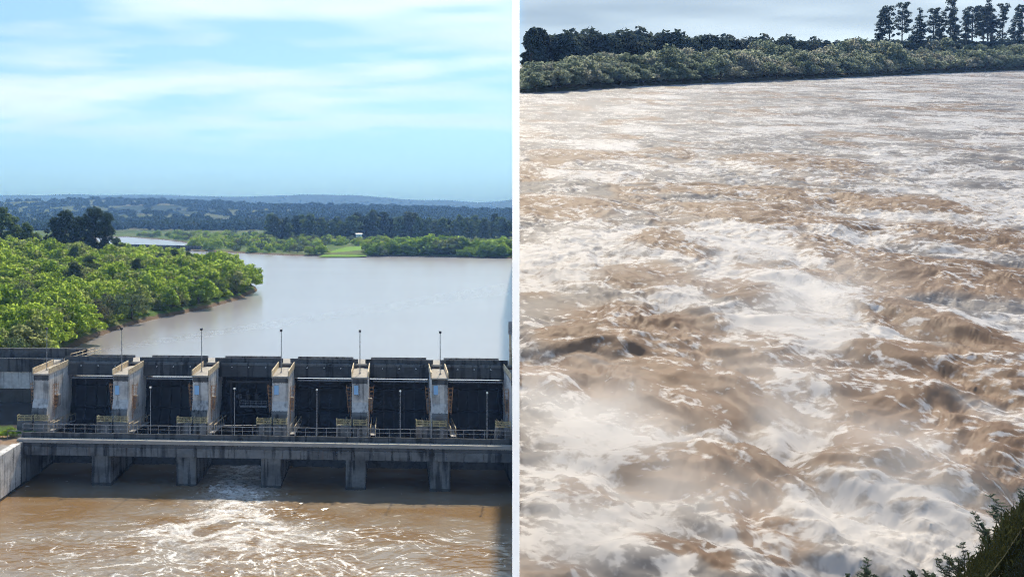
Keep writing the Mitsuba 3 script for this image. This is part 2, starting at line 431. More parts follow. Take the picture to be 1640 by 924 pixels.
# ------------------------------------------------------------------ gates
for i in range(6):
    a, b = PIER_S[i] + HALF + .03, PIER_S[i + 1] - HALF - .03
    open_bay = i == 2
    lab = ('open dark spillway bay with steel frame and working platform, third from the left' if open_bay else f'black steel spillway gate in the {ORD[i]} bay from the left')
    k = thing('spillway_gate', lab, 'gate', None if open_bay else 'closed black spillway gates')
    zt, zb = ZC - 25.35, ZC - 34.2
    # radial skin plate: an arc about the trunnion
    zc, R = DECK + 3.6, 7.6
    th = np.linspace(math.asin((zb - zc) / R) if zb - zc > -R else -1.2, math.asin(min((zt - zc) / R, .95)), 14)
    dd, zz = 12.3 + R * np.cos(th), zc + R * np.sin(th)
    if open_bay:
        dd, zz = dd + 1.4, zz + 2.0
        keep = zz < CREST - .6
        dd, zz = dd[keep], zz[keep]
    Pg = np.stack([np.stack([0 * dd + q, dd, zz], -1) for q in (a, b)], 1)
    part(k, 'skin_plate', grid_mesh(Pg), 'black_steel', True, to_world=DAM)
    for q in np.linspace(.07, .93, 6):
        c = a + (b - a) * q
        rib = np.stack([np.stack([0 * dd + c + o, dd - e, zz], -1) for o, e in ((-.10, .02), (-.10, .34), (.10, .34), (.10, .02))], 1)
        part(k, 'rib', grid_mesh(rib), 'rib_steel', to_world=DAM)
    for t in (3, 7, 11):
        if t < len(dd):
            part(k, 'girder', box(a + .05, b - .05, dd[t] - .45, dd[t] - .06, zz[t] - .12, zz[t] + .12), 'black_steel', to_world=DAM)
    if not open_bay:
        part(k, 'top_beam', cbox(a + .55, b - .05, dd[-1] - 2.3, dd[-1] - 1.9, zt - .02, zt + .16, .03), 'grey_steel', to_world=DAM, label='grey steel top beam of the gate')
    else:
        for q in (.22, .86):
            c = a + (b - a) * q
            part(k, 'frame_post', box(c - .12, c + .12, 17.0, 17.3, DECK - 1, CREST - 2.4), 'dark_metal', to_world=DAM)
        part(k, 'frame_beam', box(a + 1.5, b - 1.0, 16.9, 17.3, CREST - 2.9, CREST - 2.6), 'dark_metal', to_world=DAM)
        s0, z0 = sd(385, 649, 16.8)
        s1, _ = sd(428, 649, 16.8)
        part(k, 'platform', box(s0, s1, 16.2, 17.0, z0 - .12, z0), 'grey_steel', to_world=DAM)
        part(k, 'platform_rail', cat_mesh([tube((s0, 16.25, z0 + h), (s1, 16.25, z0 + h), .035, n=6) for h in (.45, .85)] + [tube((q, 16.25, z0), (q, 16.25, z0 + .85), .03, n=6) for q in np.linspace(s0, s1, 6)]), 'grey_steel', to_world=DAM)
        for q in (.36, .5, .64):
            c = a + (b - a) * q
            part(k, 'hoist_column', box(c - .09, c + .09, 17.4, 17.6, z0, z0 + 2.5), 'dark_metal', to_world=DAM)
            part(k, 'hoist_box', cbox(c - .3, c + .3, 17.2, 17.7, z0 + .9, z0 + 1.7, .05), 'dark_metal', to_world=DAM)

# the sill below the gates
sill = shapely.Polygon([(23.5, ZC - 33.6), (20.5, ZC - 33.6), (17.5, ZC - 34.4), (14.0, ZC - 36.3), (11.0, ZC - 39), (23.5, ZC - 39)])
m = trimesh.creation.extrude_polygon(sill, SR - PIER_S[0], engine='earcut')
v = m.vertices
m.vertices = np.stack([v[:, 2] + PIER_S[0], v[:, 0], v[:, 1]], 1)
k = thing('spillway_sill', 'dark wet concrete sill below the spillway gates', 'sill')
part(k, 'crest', m, 'concrete_wet_shade', to_world=DAM)

# ------------------------------------------------------------------ service bridge on pillars in front of the gates
k = thing('service_bridge', 'low concrete service bridge on pillars in front of the gates', 'bridge')
S0 = sd(27, 709, 0)[0]
part(k, 'deck', cbox(S0, SR, .30, 8.7, DECK - 1.55, DECK - .95, .03), 'paving', to_world=DAM)  # rear part added out of view to keep sun off the water below
part(k, 'kerb', cbox(S0, SR, -.02, 1.15, DECK - .5, DECK, .03), 'paving', to_world=DAM, label='pale sunlit ledge along the front edge')
part(k, 'parapet', cbox(S0 + .3, SR, 1.1, 1.35, DECK - .94, DECK + .70, .03), 'concrete_dark', to_world=DAM)
part(k, 'fascia', cbox(S0, SR, .05, .40, DECK - 1.0, DECK - .503, .03), 'concrete_dark', to_world=DAM)
n = 30
for j in range(n):
    a, b = S0 + (SR - S0) * j / n, S0 + (SR - S0) * (j + 1) / n
    part(k, 'front_panel', cbox(a + .02, b - .02, .0, .38, DECK - 2.2, DECK - 1.003, .025), 'concrete', to_world=DAM)
for dd in (1.6, 4.4, 7.4):
    part(k, 'girder', cbox(S0 + .3, SR, dd, dd + .45, DECK - 2.15, DECK - 1.553, .03), 'concrete_dark', to_world=DAM)
for j, s in enumerate(PIER_S[1:]):
    sp = sd(162.5 + 135.7 * j, 760, .5)[0]
    part(k, 'pillar', cbox(sp - 1.36, sp + 1.36, .35, 24, -3, DECK - 2.203, .08), 'concrete', to_world=DAM)
    part(k, 'water_mark', cbox(sp - 1.39, sp + 1.39, .32, 24, -3, .42, .03), 'concrete_wet_shade', to_world=DAM, label='dark wet foot of the pillar')

# railing along the rear edge of the service bridge: one length per bay
marks = [sd(12, 690, 1.3)[0]] + [sd(66 + 127.6 * i + (600 - 66 - 127.6 * i) * -.055, 690, 1.3)[0] for i, s in enumerate(PIER_S)] if 0 else [sd(12, 690, 1.3)[0]] + [s for s in PIER_S] + [SR]
for i in range(len(marks) - 1):
    a, b = marks[i] + .02, marks[i + 1] - .02
    if i == 0:
        lab = 'grey steel railing at the left end of the service bridge'
    else:
        lab = f'grey steel railing on the service bridge before the {ORD[i - 1]} bay from the left' if i < 7 else 'grey steel railing at the right end of the service bridge'
    k = thing('bridge_railing', lab, 'railing', 'railings of the service bridge')
    z = DECK + .70 if i else DECK - .3
    part(k, 'top_rail', tube((a, 1.22, z + 1.15), (b, 1.22, z + 1.15), .045, n=6), 'grey_steel', to_world=DAM)
    part(k, 'middle_rail', tube((a, 1.22, z + .6), (b, 1.22, z + .6), .025, n=6), 'grey_steel', to_world=DAM)
    for q in np.linspace(a + .05, b - .05, max(2, int(round((b - a) / 1.45)) + 1)):
        part(k, 'post', tube((q, 1.22, z), (q, 1.22, z + 1.15), .04, n=6), 'grey_steel', to_world=DAM)

# machine plinths with yellow guard fences at the foot of each pier, and stair rails running back along its flanks
for i, s in enumerate(PIER_S):
    u0 = 66 + 127.6 * i
    for side, (ua, ub) in (('left', (u0 - 38, u0 - 14)), ('right', (u0 - 11, u0 + 11))):
        a, b = sd(ua, 690, 7)[0], sd(ub, 690, 7)[0]
        k = thing('plinth', f'grey concrete plinth {side} of the foot of the {ORD[i]} pier from the left', 'plinth', 'concrete plinths at the pier feet')
        part(k, 'block', cbox(a, b, 6.75, 7.9, DECK - .94, DECK + 1.1, .04), 'concrete', to_world=DAM)
        k = thing('guard_fence', f'yellow guard fence on the {side} plinth of the {ORD[i]} pier from the left', 'fence', 'yellow guard fences at the pier feet')
        z = DECK + 1.1
        for q in np.linspace(a + .05, b - .05, 3):
            part(k, 'post', box(q - .05, q + .05, 6.8, 6.9, z, z + .85), 'yellow_paint', to_world=DAM)
        for h in (.08, .45, .78):
            part(k, 'rail', box(a + .0, b - .0, 6.82, 6.88, z + h, z + h + .09), 'yellow_paint', to_world=DAM)
        part(k, 'mesh_panel', cat_mesh([box(q - .022, q + .022, 6.83, 6.87, z + .05, z + .82) for q in np.arange(a + .12, b, .16)]), 'yellow_paint', to_world=DAM)
        part(k, 'end_panel', cat_mesh([box(q - .03, q + .03, 6.9, 7.85, z + h, z + h + .07) for q in (a + .05, b - .05) for h in (.40, .78)]), 'yellow_paint', to_world=DAM)
    for side in (-1, 1):
        if i == 0 and side < 0:
            continue
        x = s + side * (HALF + .75)
        k = thing('side_stair', f'steel stair along the {"right" if side > 0 else "left"} flank of the {ORD[i]} pier from the left', 'stair', 'steel stairs along the pier flanks')
        for e in (-.35, .35):
            part(k, 'handrail', tube((x + e, 7.6, DECK + .75), (x + e, 18.2, DECK + .1), .05, n=6), 'cream_paint', to_world=DAM)
            part(k, 'stringer', box(x + e - .04, x + e + .04, 7.6, 7.75, DECK - .6, DECK - .3), 'grey_steel', to_world=DAM)
            for q in np.linspace(0, 1, 6):
                y0, z0 = 7.6 + 10.6 * q, DECK + .75 - .65 * q
                part(k, 'baluster', tube((x + e, y0, z0 - 1.1), (x + e, y0, z0), .03, n=6), 'cream_paint', to_world=DAM)
        for q in np.linspace(0, 1, 12):
            y0, z0 = 7.7 + 10.2 * q, DECK - .4 - .65 * q
            part(k, 'tread', box(x - .35, x + .35, y0, y0 + .5, z0 - .05, z0), 'grey_steel', to_world=DAM)

# lamps
for i, s in enumerate(PIER_S[:6]):
    u = [75, 195, 323, 450.5, 576.5, 705][i]
    vt = [527, 527, 528, 530, 531, 533][i]
    dd = 12.5
    s0, z1 = sd(u, vt, dd)
    k = thing('crest_lamp', f'slim tall lamp post with dark head on top of the {ORD[i]} pier from the left', 'lamp post', 'lamp posts on the pier tops')
    zb = PIER_TOP + .22
    part(k, 'pole', tube((s0, dd, zb), (s0, dd, z1), .075, .05), 'grey_steel', True, to_world=DAM)
    part(k, 'foot', cbox(s0 - .16, s0 + .16, dd - .16, dd + .16, zb, zb + .12, .03), 'grey_steel', to_world=DAM)
    part(k, 'lamp_head', cbox(s0 - .17, s0 + .17, dd - .45, dd + .17, z1 - .05, z1 + .28, .06), 'dark_metal', to_world=DAM)
for i, (u, vt) in enumerate([(241, 621), (375.5, 623), (507.5, 625), (641, 627), (780, 630)]):
    s0, z1 = sd(u, vt, 1.75)
    k = thing('deck_lamp', f'thin grey lamp post on the service bridge before the {ORD[i + 1]} bay from the left', 'lamp post', 'lamp posts on the service bridge')
    part(k, 'pole', tube((s0, 1.75, DECK - .96), (s0, 1.75, z1), .07, .045), 'grey_steel', True, to_world=DAM)
    part(k, 'foot', cbox(s0 - .15, s0 + .15, 1.6, 1.9, DECK - .95, DECK - .8, .03), 'grey_steel', to_world=DAM)
    part(k, 'lamp_head', cbox(s0 - .13, s0 + .13, 1.5, 1.88, z1, z1 + .2, .05), 'white_paint', to_world=DAM)

# a tall hoist mast at the right end, cut by the white wall
s0, z0 = sd(818, 585, 19)
k = thing('hoist_mast', 'tan mast with a grey box on top at the right end of the dam', 'mast')
part(k, 'post', tube((s0, 19, CREST - .4), (s0 - .1, 19, CREST + 5.4), .22, .16), 'cream_paint', True, to_world=DAM)
part(k, 'box', cbox(s0 - .35, s0 + .5, 18.6, 19.4, CREST + 4.6, CREST + 6.6, .08), 'grey_steel', to_world=DAM)

# ------------------------------------------------------------------ left abutment
k = thing('abutment', 'long concrete abutment wall left of the first pier', 'wall')
a = SL - 40
b = PIER_S[0] - HALF - .02
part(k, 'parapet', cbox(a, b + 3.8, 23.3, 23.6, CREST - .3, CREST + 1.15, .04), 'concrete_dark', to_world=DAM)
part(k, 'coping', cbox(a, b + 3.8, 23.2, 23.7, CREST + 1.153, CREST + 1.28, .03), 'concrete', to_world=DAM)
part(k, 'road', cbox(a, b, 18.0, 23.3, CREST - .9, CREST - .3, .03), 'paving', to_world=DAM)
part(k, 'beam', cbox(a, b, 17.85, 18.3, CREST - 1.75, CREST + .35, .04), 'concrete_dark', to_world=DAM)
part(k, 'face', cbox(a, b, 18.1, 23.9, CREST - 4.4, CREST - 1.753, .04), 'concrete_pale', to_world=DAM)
part(k, 'foot', cbox(a, b, 18.3, 23.9, CREST - 12, CREST - 4.403, .04), 'concrete_wet_shade', to_world=DAM)  # near-black material puts the shadow into the lower abutment face
k = thing('crest_railing', 'cream railing on the rear of the crest road beside the first pier', 'railing')
for h in (.5, 1.0):
    part(k, 'rail', tube((PIER_S[0] + 1.3, 19.0, CREST + h), (PIER_S[0] + 3.0, 26, CREST + h + .1), .06, n=6), 'cream_paint', to_world=DAM)
    part(k, 'rail', tube((PIER_S[0] + 3.0, 19.0, CREST + h), (PIER_S[0] + 4.6, 24.5, CREST + h + .1), .06, n=6), 'cream_paint', to_world=DAM)
for q in np.linspace(0, 1, 5):
    part(k, 'post', tube((PIER_S[0] + 1.3 + 1.7 * q, 19 + 7 * q, CREST - .4), (PIER_S[0] + 1.3 + 1.7 * q, 19 + 7 * q, CREST + 1.1), .05, n=6), 'cream_paint', to_world=DAM)

# wing wall along the tailwater
sw = PIER_S[0] + .6
k = thing('wing_wall', 'pale concrete wing wall running towards the viewer at the left edge', 'wall')
for j in range(9):
    y0 = 23.0 - 6.0 * (j + 1)
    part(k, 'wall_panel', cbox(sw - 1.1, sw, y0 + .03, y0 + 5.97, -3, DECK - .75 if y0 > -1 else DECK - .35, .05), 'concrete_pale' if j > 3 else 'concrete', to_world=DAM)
part(k, 'water_mark', box(sw - 1.0, sw + .03, -30, 23, -3, .35), 'concrete_wet_shade', to_world=DAM)
part(k, 'end_wall', cbox(sw - 1.2, sw + .5, 1.0, 6.0, DECK - 6, DECK - .76, .05), 'concrete_dark', to_world=DAM)

# ground of the left abutment, from the foot of the dam to the wing wall
_s = np.concatenate([np.linspace(-190, sw - 12, 20), np.linspace(sw - 11.5, sw - .5, 46)])
_d = np.linspace(-120, 18.4, 130)
gs, gd = np.meshgrid(_s, _d)
gz = DECK - .3 + np.clip((gd - 9) / 8, 0, 1) * 1.9
slope = np.clip((-gd - .5) / 3, 0, 1) * np.clip((sw - 1 - gs) / 7, 0, 1)
gz = gz + .55 * slope * 3 * np.clip((sw - gs) / 30, 0, 1) + .22 * nz(gs, gd, 1.3, 3) * np.clip((sw - 1.2 - gs) / 2, 0, 1)
gz = gz - np.clip((-gd - 1) / 3, 0, 1) * np.clip(1 - (sw - 1 - gs) / 4, 0, 1) * .35


def abut_color(p, n, uv):
    x, y = mi.Float(p.x) - OX, mi.Float(p.y) - OY
    d = x * DX + y * DY
    s = x * SX + y * SY
    q = fbm(x * .5, y * .5, 0, 4)
    soil = mix((.22, .14, .085), (.30, .22, .15), fbm(x * 1.6, y * 1.6, 2.0, 4))
    grass = mix((.05, .09, .02), (.10, .15, .04), q)
    asph = mix((.055, .052, .05), (.09, .08, .07), q)
    stone = mix((.24, .23, .21), (.36, .35, .33), fbm(x * 4, y * 4, 1.0, 3))
    c = mix(soil, grass, smoothstep(4.4 + 2 * (q - .5), 5.2 + 2 * (q - .5), d))
    c = mix(c, asph, smoothstep(8.0, 9.5, d + 3 * (q - .5)))
    return mix(c, stone, smoothstep(-1.2, -3.0, d + 2 * (q - .5)) * smoothstep(.35, .5, q + .12))


mat('abut_mat', proc(abut_color), .95, .1)
structure('abutment_ground', grid_mesh(np.stack([gs, gd, gz], -1)), 'abut_mat', True, label='earth path, grass and stones beside the dam', to_world=DAM)

# ------------------------------------------------------------------ the rapids on the right: a long steep run of whitewater behind an added white wall
RS, RH = .18, 14.0


def river_plane(y):
    return ZC - RH + RS * y


def river_y(v):
    return RH / (RS + (v - CV) / F)


bank_u = np.array([760, 832, 900, 1000, 1110, 1230, 1340, 1450, 1560, 1640, 1900, 2300])
bank_v = np.array([152, 150.5, 147, 140, 135.5, 130.5, 125.5, 120.5, 116, 113, 106, 100])
bank_y = river_y(bank_v)


def bank_line(u):
    return np.interp(u, bank_u, bank_y)


BOILS = [  # brown domes of rising water: picture-plane size in metres, placed by where they stand on the rapids
    (930, 250, 6, .5), (1270, 262, 7, .7), (1225, 350, 6.0, 1.0), (1105, 395, 4.8, .9), (985, 445, 4.2, .8), (1010, 535, 4.4, 1.0), (1110, 590, 3.6, .8), (1230, 310, 4, .5),
    (1440, 500, 3.6, .7), (1340, 590, 3.4, .8), (1510, 440, 4, .6), (1600, 600, 3.2, .9), (1055, 745, 1.9, .7), (1165, 735, 2.0, .7), (1440, 745, 2.6, 1.1), (1320, 740, 1.3, .5),
    (1140, 640, 2.6, .8), (930, 560, 3, .6), (1580, 700, 1.8, .6), (1120, 900, 1.3, .5), (1020, 890, 1.0, .4), (1380, 650, 2.6, .7), (1530, 760, 1.4, .5), (880, 790, 1.5, .5), (1290, 860, 1.2, .4), (1205, 800, 1.2, .5), (1500, 820, 1.1, .5), (870, 620, 2.0, .6), (1260, 600, 2.4, .6), (1400, 560, 2.6, .6), (1560, 540, 2.6, .6), (1480, 640, 1.9, .6), (1215, 560, 2.2, .6), (1360, 700, 1.6, .5), (1610, 740, 1.3, .5), (1080, 660, 1.7, .5), (1230, 640, 1.6, .5), (990, 620, 1.9, .6), (1330, 400, 4, .6), (1560, 380, 5, .6), (1450, 330, 5, .6), (900, 330, 5, .5), (1150, 470, 3, .6), (1400, 440, 3.4, .6), (1260, 440, 3, .6)]
FOAMS = [(900, 720, 1.8), (960, 830, 1.6), (900, 880, 1.3), (1295, 480, 4), (1270, 545, 3.2), (1450, 870, 1.7), (1250, 700, 2.0), (1395, 765, 2.2), (1060, 830, 1.5), (1050, 470, 3.4), (1190, 400, 4), (880, 440, 4), (1230, 620, 2.4), (950, 700, 2.2), (1320, 830, 1.6), (1200, 860, 1.3)]
FO = [((u - CU) / F * river_y(v), river_y(v), r) for u, v, r in FOAMS]
BO = [((u - CU) / F * river_y(v), river_y(v), r, h) for u, v, r, h in BOILS]


def calm(y):
    return np.clip((y - 95) / 90, 0, 1)


ys = np.geomspace(19, 470, 1000)
us = np.linspace(829.5, 1700, 620)
ru, ry = np.meshgrid(us, ys)
rx = (ru - CU) / F * ry
c = calm(ry)
ds = np.ones_like(ry)
wx = meshkit.fbm(np.stack([rx * .16, ry * .12, 0 * rx], -1), 3, 21) - .5
wy = meshkit.fbm(np.stack([rx * .16 + 9, ry * .12, 0 * rx + 4], -1), 3, 22) - .5
qx, qy = rx + 5 * wx, ry + 5 * wy
rz = river_plane(ry)
rz = rz + (1 - .90 * c) * wave_field(qx, qy, [(8.0, 5.6, .28, 31, False), (3.2, 2.4, .46, 32, False), (1.5, 1.3, .40, 33, False)])
rz = rz + np.clip((150 - ry) / 80, 0, 1) * wave_field(qx, qy, [(.6, .55, .21, 34, False)]) + np.clip((60 - ry) / 30, 0, 1) * wave_field(qx, qy, [(.2, .2, .05, 36, False)])
rz = rz + c * wave_field(rx + 3 * wx, ry, [(5.5, 2.6, .26, 41, True), (1.6, .9, .10, 42, False)])
for bx, by, br, bh in BO:
    r2 = ((qx - bx) / br) ** 2 + ((qy - by) / (br * 1.15)) ** 2
    rz = rz + .5 * bh * np.exp(-r2 * 1.3) - .2 * bh * np.exp(-((np.sqrt(r2) - 1.25) / .25) ** 2)
rz = np.where(ry > bank_line(ru) + 3, river_plane(ry) - 1.5, rz)


def river_foam(p):
    x, y = mi.Float(p.x), mi.Float(p.y)
    wx = fbm(x * .16, y * .12, 0, 3) - .5
    wy = fbm(x * .16 + 9, y * .12, 4.0, 3) - .5
    ux, uy = x + 6 * wx, y + 6 * wy
    near = 1 - smoothstep(80., 190., y)
    tx = ux + 1.5 * (fbm(x * .8, y * .8, 3.0, 3) - .5)
    ty = uy + 1.5 * (fbm(x * .8 + 9, y * .8, 6.0, 3) - .5)
    r1 = 1 - dr.abs(2 * fbm(tx * .30, ty * .40, 2.0, 4) - 1)
    r2 = 1 - dr.abs(2 * fbm(tx * .95 + 3, ty * 1.2, 7.0, 4) - 1)
    r3 = 1 - dr.abs(2 * fbm(tx * 2.4 + 5, ty * 2.8, 1.0, 3) - 1)
    big = fbm(ux * .11 + 4, uy * .13, 3.0, 3)
    fine = fbm(x * 2.8, y * 3.2, 1.0, 4)
    grain = fbm(x * 5.5, y * 5.5, 3.0, 2)
    boil = mi.Float(0)
    for bx, by, br, bh in BO:
        r2_ = dr.square((ux - bx) / br) + dr.square((uy - by) / (br * 1.15))
        boil = dr.maximum(boil, dr.exp(-r2_ * 1.1))
    white = mi.Float(0)
    for bx, by, br in FO:
        white = dr.maximum(white, dr.exp(-.9 * (dr.square((ux - bx) / br) + dr.square((uy - by) / (br * 1.2)))))
    near2 = 1 - smoothstep(45., 110., y)
    body = .75 * (big - .5) + .45 * (fbm(ux * .34 + 8, uy * .4, 5.0, 4) - .5) + .30 * white - .30 * smoothstep(.25, .8, boil)
    aer = smoothstep(-.16, .26, body + .12 * (fine - .5))
    # lace of foam lines, denser where the water is full of air
    lace = .40 * r1 + .36 * r2 + .24 * r3 + .36 * (fine - .5) + .16 * (grain - .5)
    foam = smoothstep(.81, .99, lace + .17 * aer)
    mass = smoothstep(.60, .95, aer) * smoothstep(.34, .62, .6 * fine + .4 * grain + .10 * white)
    # streaks drawn out along the far, smoother water
    st = fbm(x * .10 + 2 * wx, y * .55, 4.0, 4) + .4 * (fbm(x * .5, y * 2.4, 8.0, 3) - .5)
    streak = smoothstep(.54, .74, st) * (1 - near)
    return aer, dr.maximum(foam, .9 * mass), streak, boil, fine


def river_color(p, n, uv):
    aer, foam, streak, boil, fine = river_foam(p)
    x, y = mi.Float(p.x), mi.Float(p.y)
    b = fbm(x * .2, y * .2, 6.0, 3)
    rust = mix((.178, .116, .079), (.215, .143, .098), smoothstep(.35, .65, b))
    silt = mix((.155, .147, .150), rust, dr.clip(1.1 * smoothstep(.15, .55, boil) + smoothstep(.54, .68, fbm(x * .17 + 20, y * .14, 2.0, 3)), 0, 1))
    pale = mix((.30, .255, .215), (.36, .335, .315), smoothstep(.4, .6, fbm(x * .3, y * .3, 1.0, 3)))
    c = mix(silt, pale, aer)
    c = mix(c, (.58, .555, .535), foam * .85)
    return mix(c, (.50, .485, .475), .42 * streak)


mat('river_water', proc(river_color), .6, .06)
structure('rapids', grid_mesh(np.stack([rx, ry, rz], -1)), 'river_water', True, label='muddy brown flood water with white foam')

# spray: banks of fine mist where the water breaks, in one box laid along the slope of the rapids
_ph = math.atan((832 - CU) / F)
e2 = np.array([math.sin(_ph), math.cos(_ph), RS * math.cos(_ph)])
e2 /= np.linalg.norm(e2)
e3 = np.array([0, -RS, 1.0]) / math.hypot(RS, 1)
e1 = np.cross(e2, e3)
o_ = np.array([math.tan(_ph) * 25, 25, river_plane(25)])
(r0, r1_), (w0, w1_), (h0, h1_) = (.03, 40.), (1.0, 62.), (-1.0, 3.4)
nr, nw, nh = 84, 126, 12
hh, ww, rr = np.meshgrid((np.arange(nh) + .5) / nh * (h1_ - h0) + h0, (np.arange(nw) + .5) / nw * (w1_ - w0) + w0, (np.arange(nr) + .5) / nr * (r1_ - r0) + r0, indexing='ij')
X_ = o_ + rr[..., None] * e1 + ww[..., None] * e2 + hh[..., None] * e3
den = 0 * hh
for (bx, by, br), q in zip(FO, (1.5, 1.2, .9, .9, .7, .9, .6, .8, .7, .3, .2, .2, .4, 1.2, .8, .6)):
    den = den + q * np.exp(-1.1 * ((X_[..., 0] - bx) ** 2 + (X_[..., 1] - by) ** 2) / br ** 2) * (25. / (25. + np.maximum(by - 30, 0)))
puff = meshkit.fbm(X_ * [.55, .45, .6], 4, 41)
den = den * np.clip((puff - .36) * 4, 0, 1.6) * np.exp(-np.maximum(hh - .3, 0) / .8) * np.clip((h1_ - hh) / 1.2, 0, 1)
den = .8 * np.tanh(den / .8) * np.clip((w1_ - ww) / 6, 0, 1)
M_ = np.eye(4)
M_[:3, :3] = np.stack([e1 * (r1_ - r0), e2 * (w1_ - w0), e3 * (h1_ - h0)], 1)
M_[:3, 3] = o_ + r0 * e1 + w0 * e2 + h0 * e3
scene['mist'] = {'type': 'heterogeneous', 'albedo': rgb(.95, .94, .93), 'scale': .75,
                 'sigma_t': {'type': 'gridvolume', 'grid': mi.VolumeGrid(den[..., None].astype(np.float32)), 'to_world': T(M_), 'filter_type': 'trilinear'}}
scene['spray'] = {'type': 'cube', 'bsdf': {'type': 'null'}, 'interior': {'type': 'ref', 'id': 'mist'}, 'exterior': {'type': 'ref', 'id': 'air'},
                  'to_world': T(M_) @ T().translate([.5, .5, .5]).scale(.5)}
labels['spray'] = {'label': 'white mist flung up by the breaking flood water', 'category': 'spray', 'kind': 'stuff'}

# the bank and hill beyond the rapids
hy = np.concatenate([np.linspace(0, 60, 24), np.linspace(66, 260, 26)])
hu = np.linspace(829.5, 2300, 160)
HU, HD = np.meshgrid(hu, hy)
HY = bank_line(HU) + HD
HX = (HU - CU) / F * HY


def hill_z(x, y):
    u = CU + F * x / y
    d = y - bank_line(u)
    h = .9 * np.clip((d + 1.0) / 2.5, 0, 1) + .05 * np.clip(d, 0, 60) + 1.2 * nz(x, y, 14, 17) * np.clip(d / 8, 0, 1)
    base = river_plane(np.minimum(y, bank_line(u) + 40)) - .2 * np.clip(d - 60, 0, 400)
    return base + h - .35


HZ = hill_z(HX, HY)
HZ[0] -= 2


def hill_color(p, n, uv):
    q = fbm(p.x * .3, p.y * .3, 0, 4)
    return mix((.05, .06, .03), (.10, .085, .055), q)


mat('hill_mat', proc(hill_color), .95, .1)
structure('far_bank', grid_mesh(np.stack([HX, HY, HZ], -1)), 'hill_mat', True, label='overgrown far bank of the flooded river')

# added white divider, evenly wide from the camera; its end slopes to catch sun
WU0, WU1 = 820.3, 832.0
prof = [(12.4, -3.0), (12.4, ZC - 4.50), (36.6, ZC - 4.50 + 24.2 * .532), (36.6 + 78, ZC - 4.5 + 24.2 * .532 + .2), (330, river_plane(330) + 1.0), (560, LAKE + 2), (560, -3.0)]
v = [((w - CU) / F * y, y, z) for w in (WU0, WU1) for y, z in prof]
n = len(prof)
tri = shapely.Polygon(prof)
tv, tf = trimesh.creation.triangulate_polygon(tri, engine='earcut')
ids = [int(np.argmin(np.abs(np.array(prof) - q).sum(1))) for q in tv]
tf = np.array(ids)[tf]
f = [list(t) for t in tf] + [[t[0] + n, t[2] + n, t[1] + n] for t in tf]
for i in range(n):
    j = (i + 1) % n
    f += [[i, j, j + n], [i, j + n, i + n]]
wall = trimesh.Trimesh(v, f, process=False)
trimesh.repair.fix_normals(wall)
k = thing('added_white_wall', 'tall narrow added white wall, its end sloped to catch sun, between lake and rapids', 'wall')
part(k, 'body', wall, 'white_paint')


# ------------------------------------------------------------------ vegetation
def leaf_quads(rng, C, N, size, aspect=.6):
    """One bent rhombic leaf spray per row of centres C with normals N."""
    n = len(C)
    a = rng.normal(size=(n, 3))
    a -= (a * N).sum(1, keepdims=True) * N
    a /= np.linalg.norm(a, axis=1, keepdims=True)
    b = np.cross(N, a)
    s = (size * rng.uniform(.6, 1.35, n))[:, None]
    v = np.stack([C - a * s, C + b * s * aspect - N * s * .15, C + a * s, C - b * s * aspect - N * s * .15], 1).reshape(-1, 3)
    i = np.arange(n)[:, None] * 4
    return v, np.vstack([i + [0, 1, 2], i + [0, 2, 3]])


def clumps_to_mesh(rng, centers, radii, per, size, flat=.8, down=.25):
    Cs, Ns = [], []
    for c, r in zip(centers, radii):
        k = max(8, int(per * (r / np.mean(radii)) ** 2))
        d = rng.normal(size=(k, 3))
        d /= np.linalg.norm(d, axis=1, keepdims=True)
        d[:, 2] = np.where(d[:, 2] < -down, -d[:, 2] * rng.uniform(-.6, 1, k), d[:, 2])
        rad = r * rng.uniform(.35, 1.08, k) ** .45
        Cs.append(c + d * rad[:, None] * [1, 1, flat])
        nn = d + rng.normal(size=(k, 3)) * .5 + [0, 0, .6]
        Ns.append(nn / np.linalg.norm(nn, axis=1, keepdims=True))
    v, f = leaf_quads(rng, np.vstack(Cs), np.vstack(Ns), size)
    return trimesh.Trimesh(v, f, process=False)


def limb_mesh(rng, base_r, top, centers, k=6):
    ms = [tube((0, 0, -.6), (.1, 0, top * .5), base_r, base_r * .7, 6), tube((.1, 0, top * .5), (0, .1, top), base_r * .7, base_r * .35, 6)]
    for c in centers[:k]:
        z0 = rng.uniform(.3, .8) * top
        ms.append(tube((.05, .05, z0), c, base_r * .38, base_r * .12, 5))
    return cat_mesh(ms)


def make_round(seed, R, H, n, per, leaf_size, low=.18):
    """Broad crown: clumps spread over a lumpy dome, with gaps between them."""
    rng = np.random.default_rng(seed)
    cs, rs = [], []
    tries = 0
    while len(cs) < n and tries < 4000:
        tries += 1
        d = rng.normal(size=3)
        d /= np.linalg.norm(d)
        d[2] = abs(d[2]) * 1.1 - .25
        q = rng.uniform(.45, 1.0)
        c = np.array([d[0] * R * q, d[1] * R * q, H * (low + .30) + d[2] * H * .52 * q])
        r = R * rng.uniform(.24, .42)
        if all(np.linalg.norm(c - o) > .55 * (r + p) for o, p in zip(cs, rs)) and c[2] > H * low:
            cs.append(c)
            rs.append(r)
    return clumps_to_mesh(rng, np.array(cs), np.array(rs), per, leaf_size), limb_mesh(rng, .035 * H, H * .7, cs)


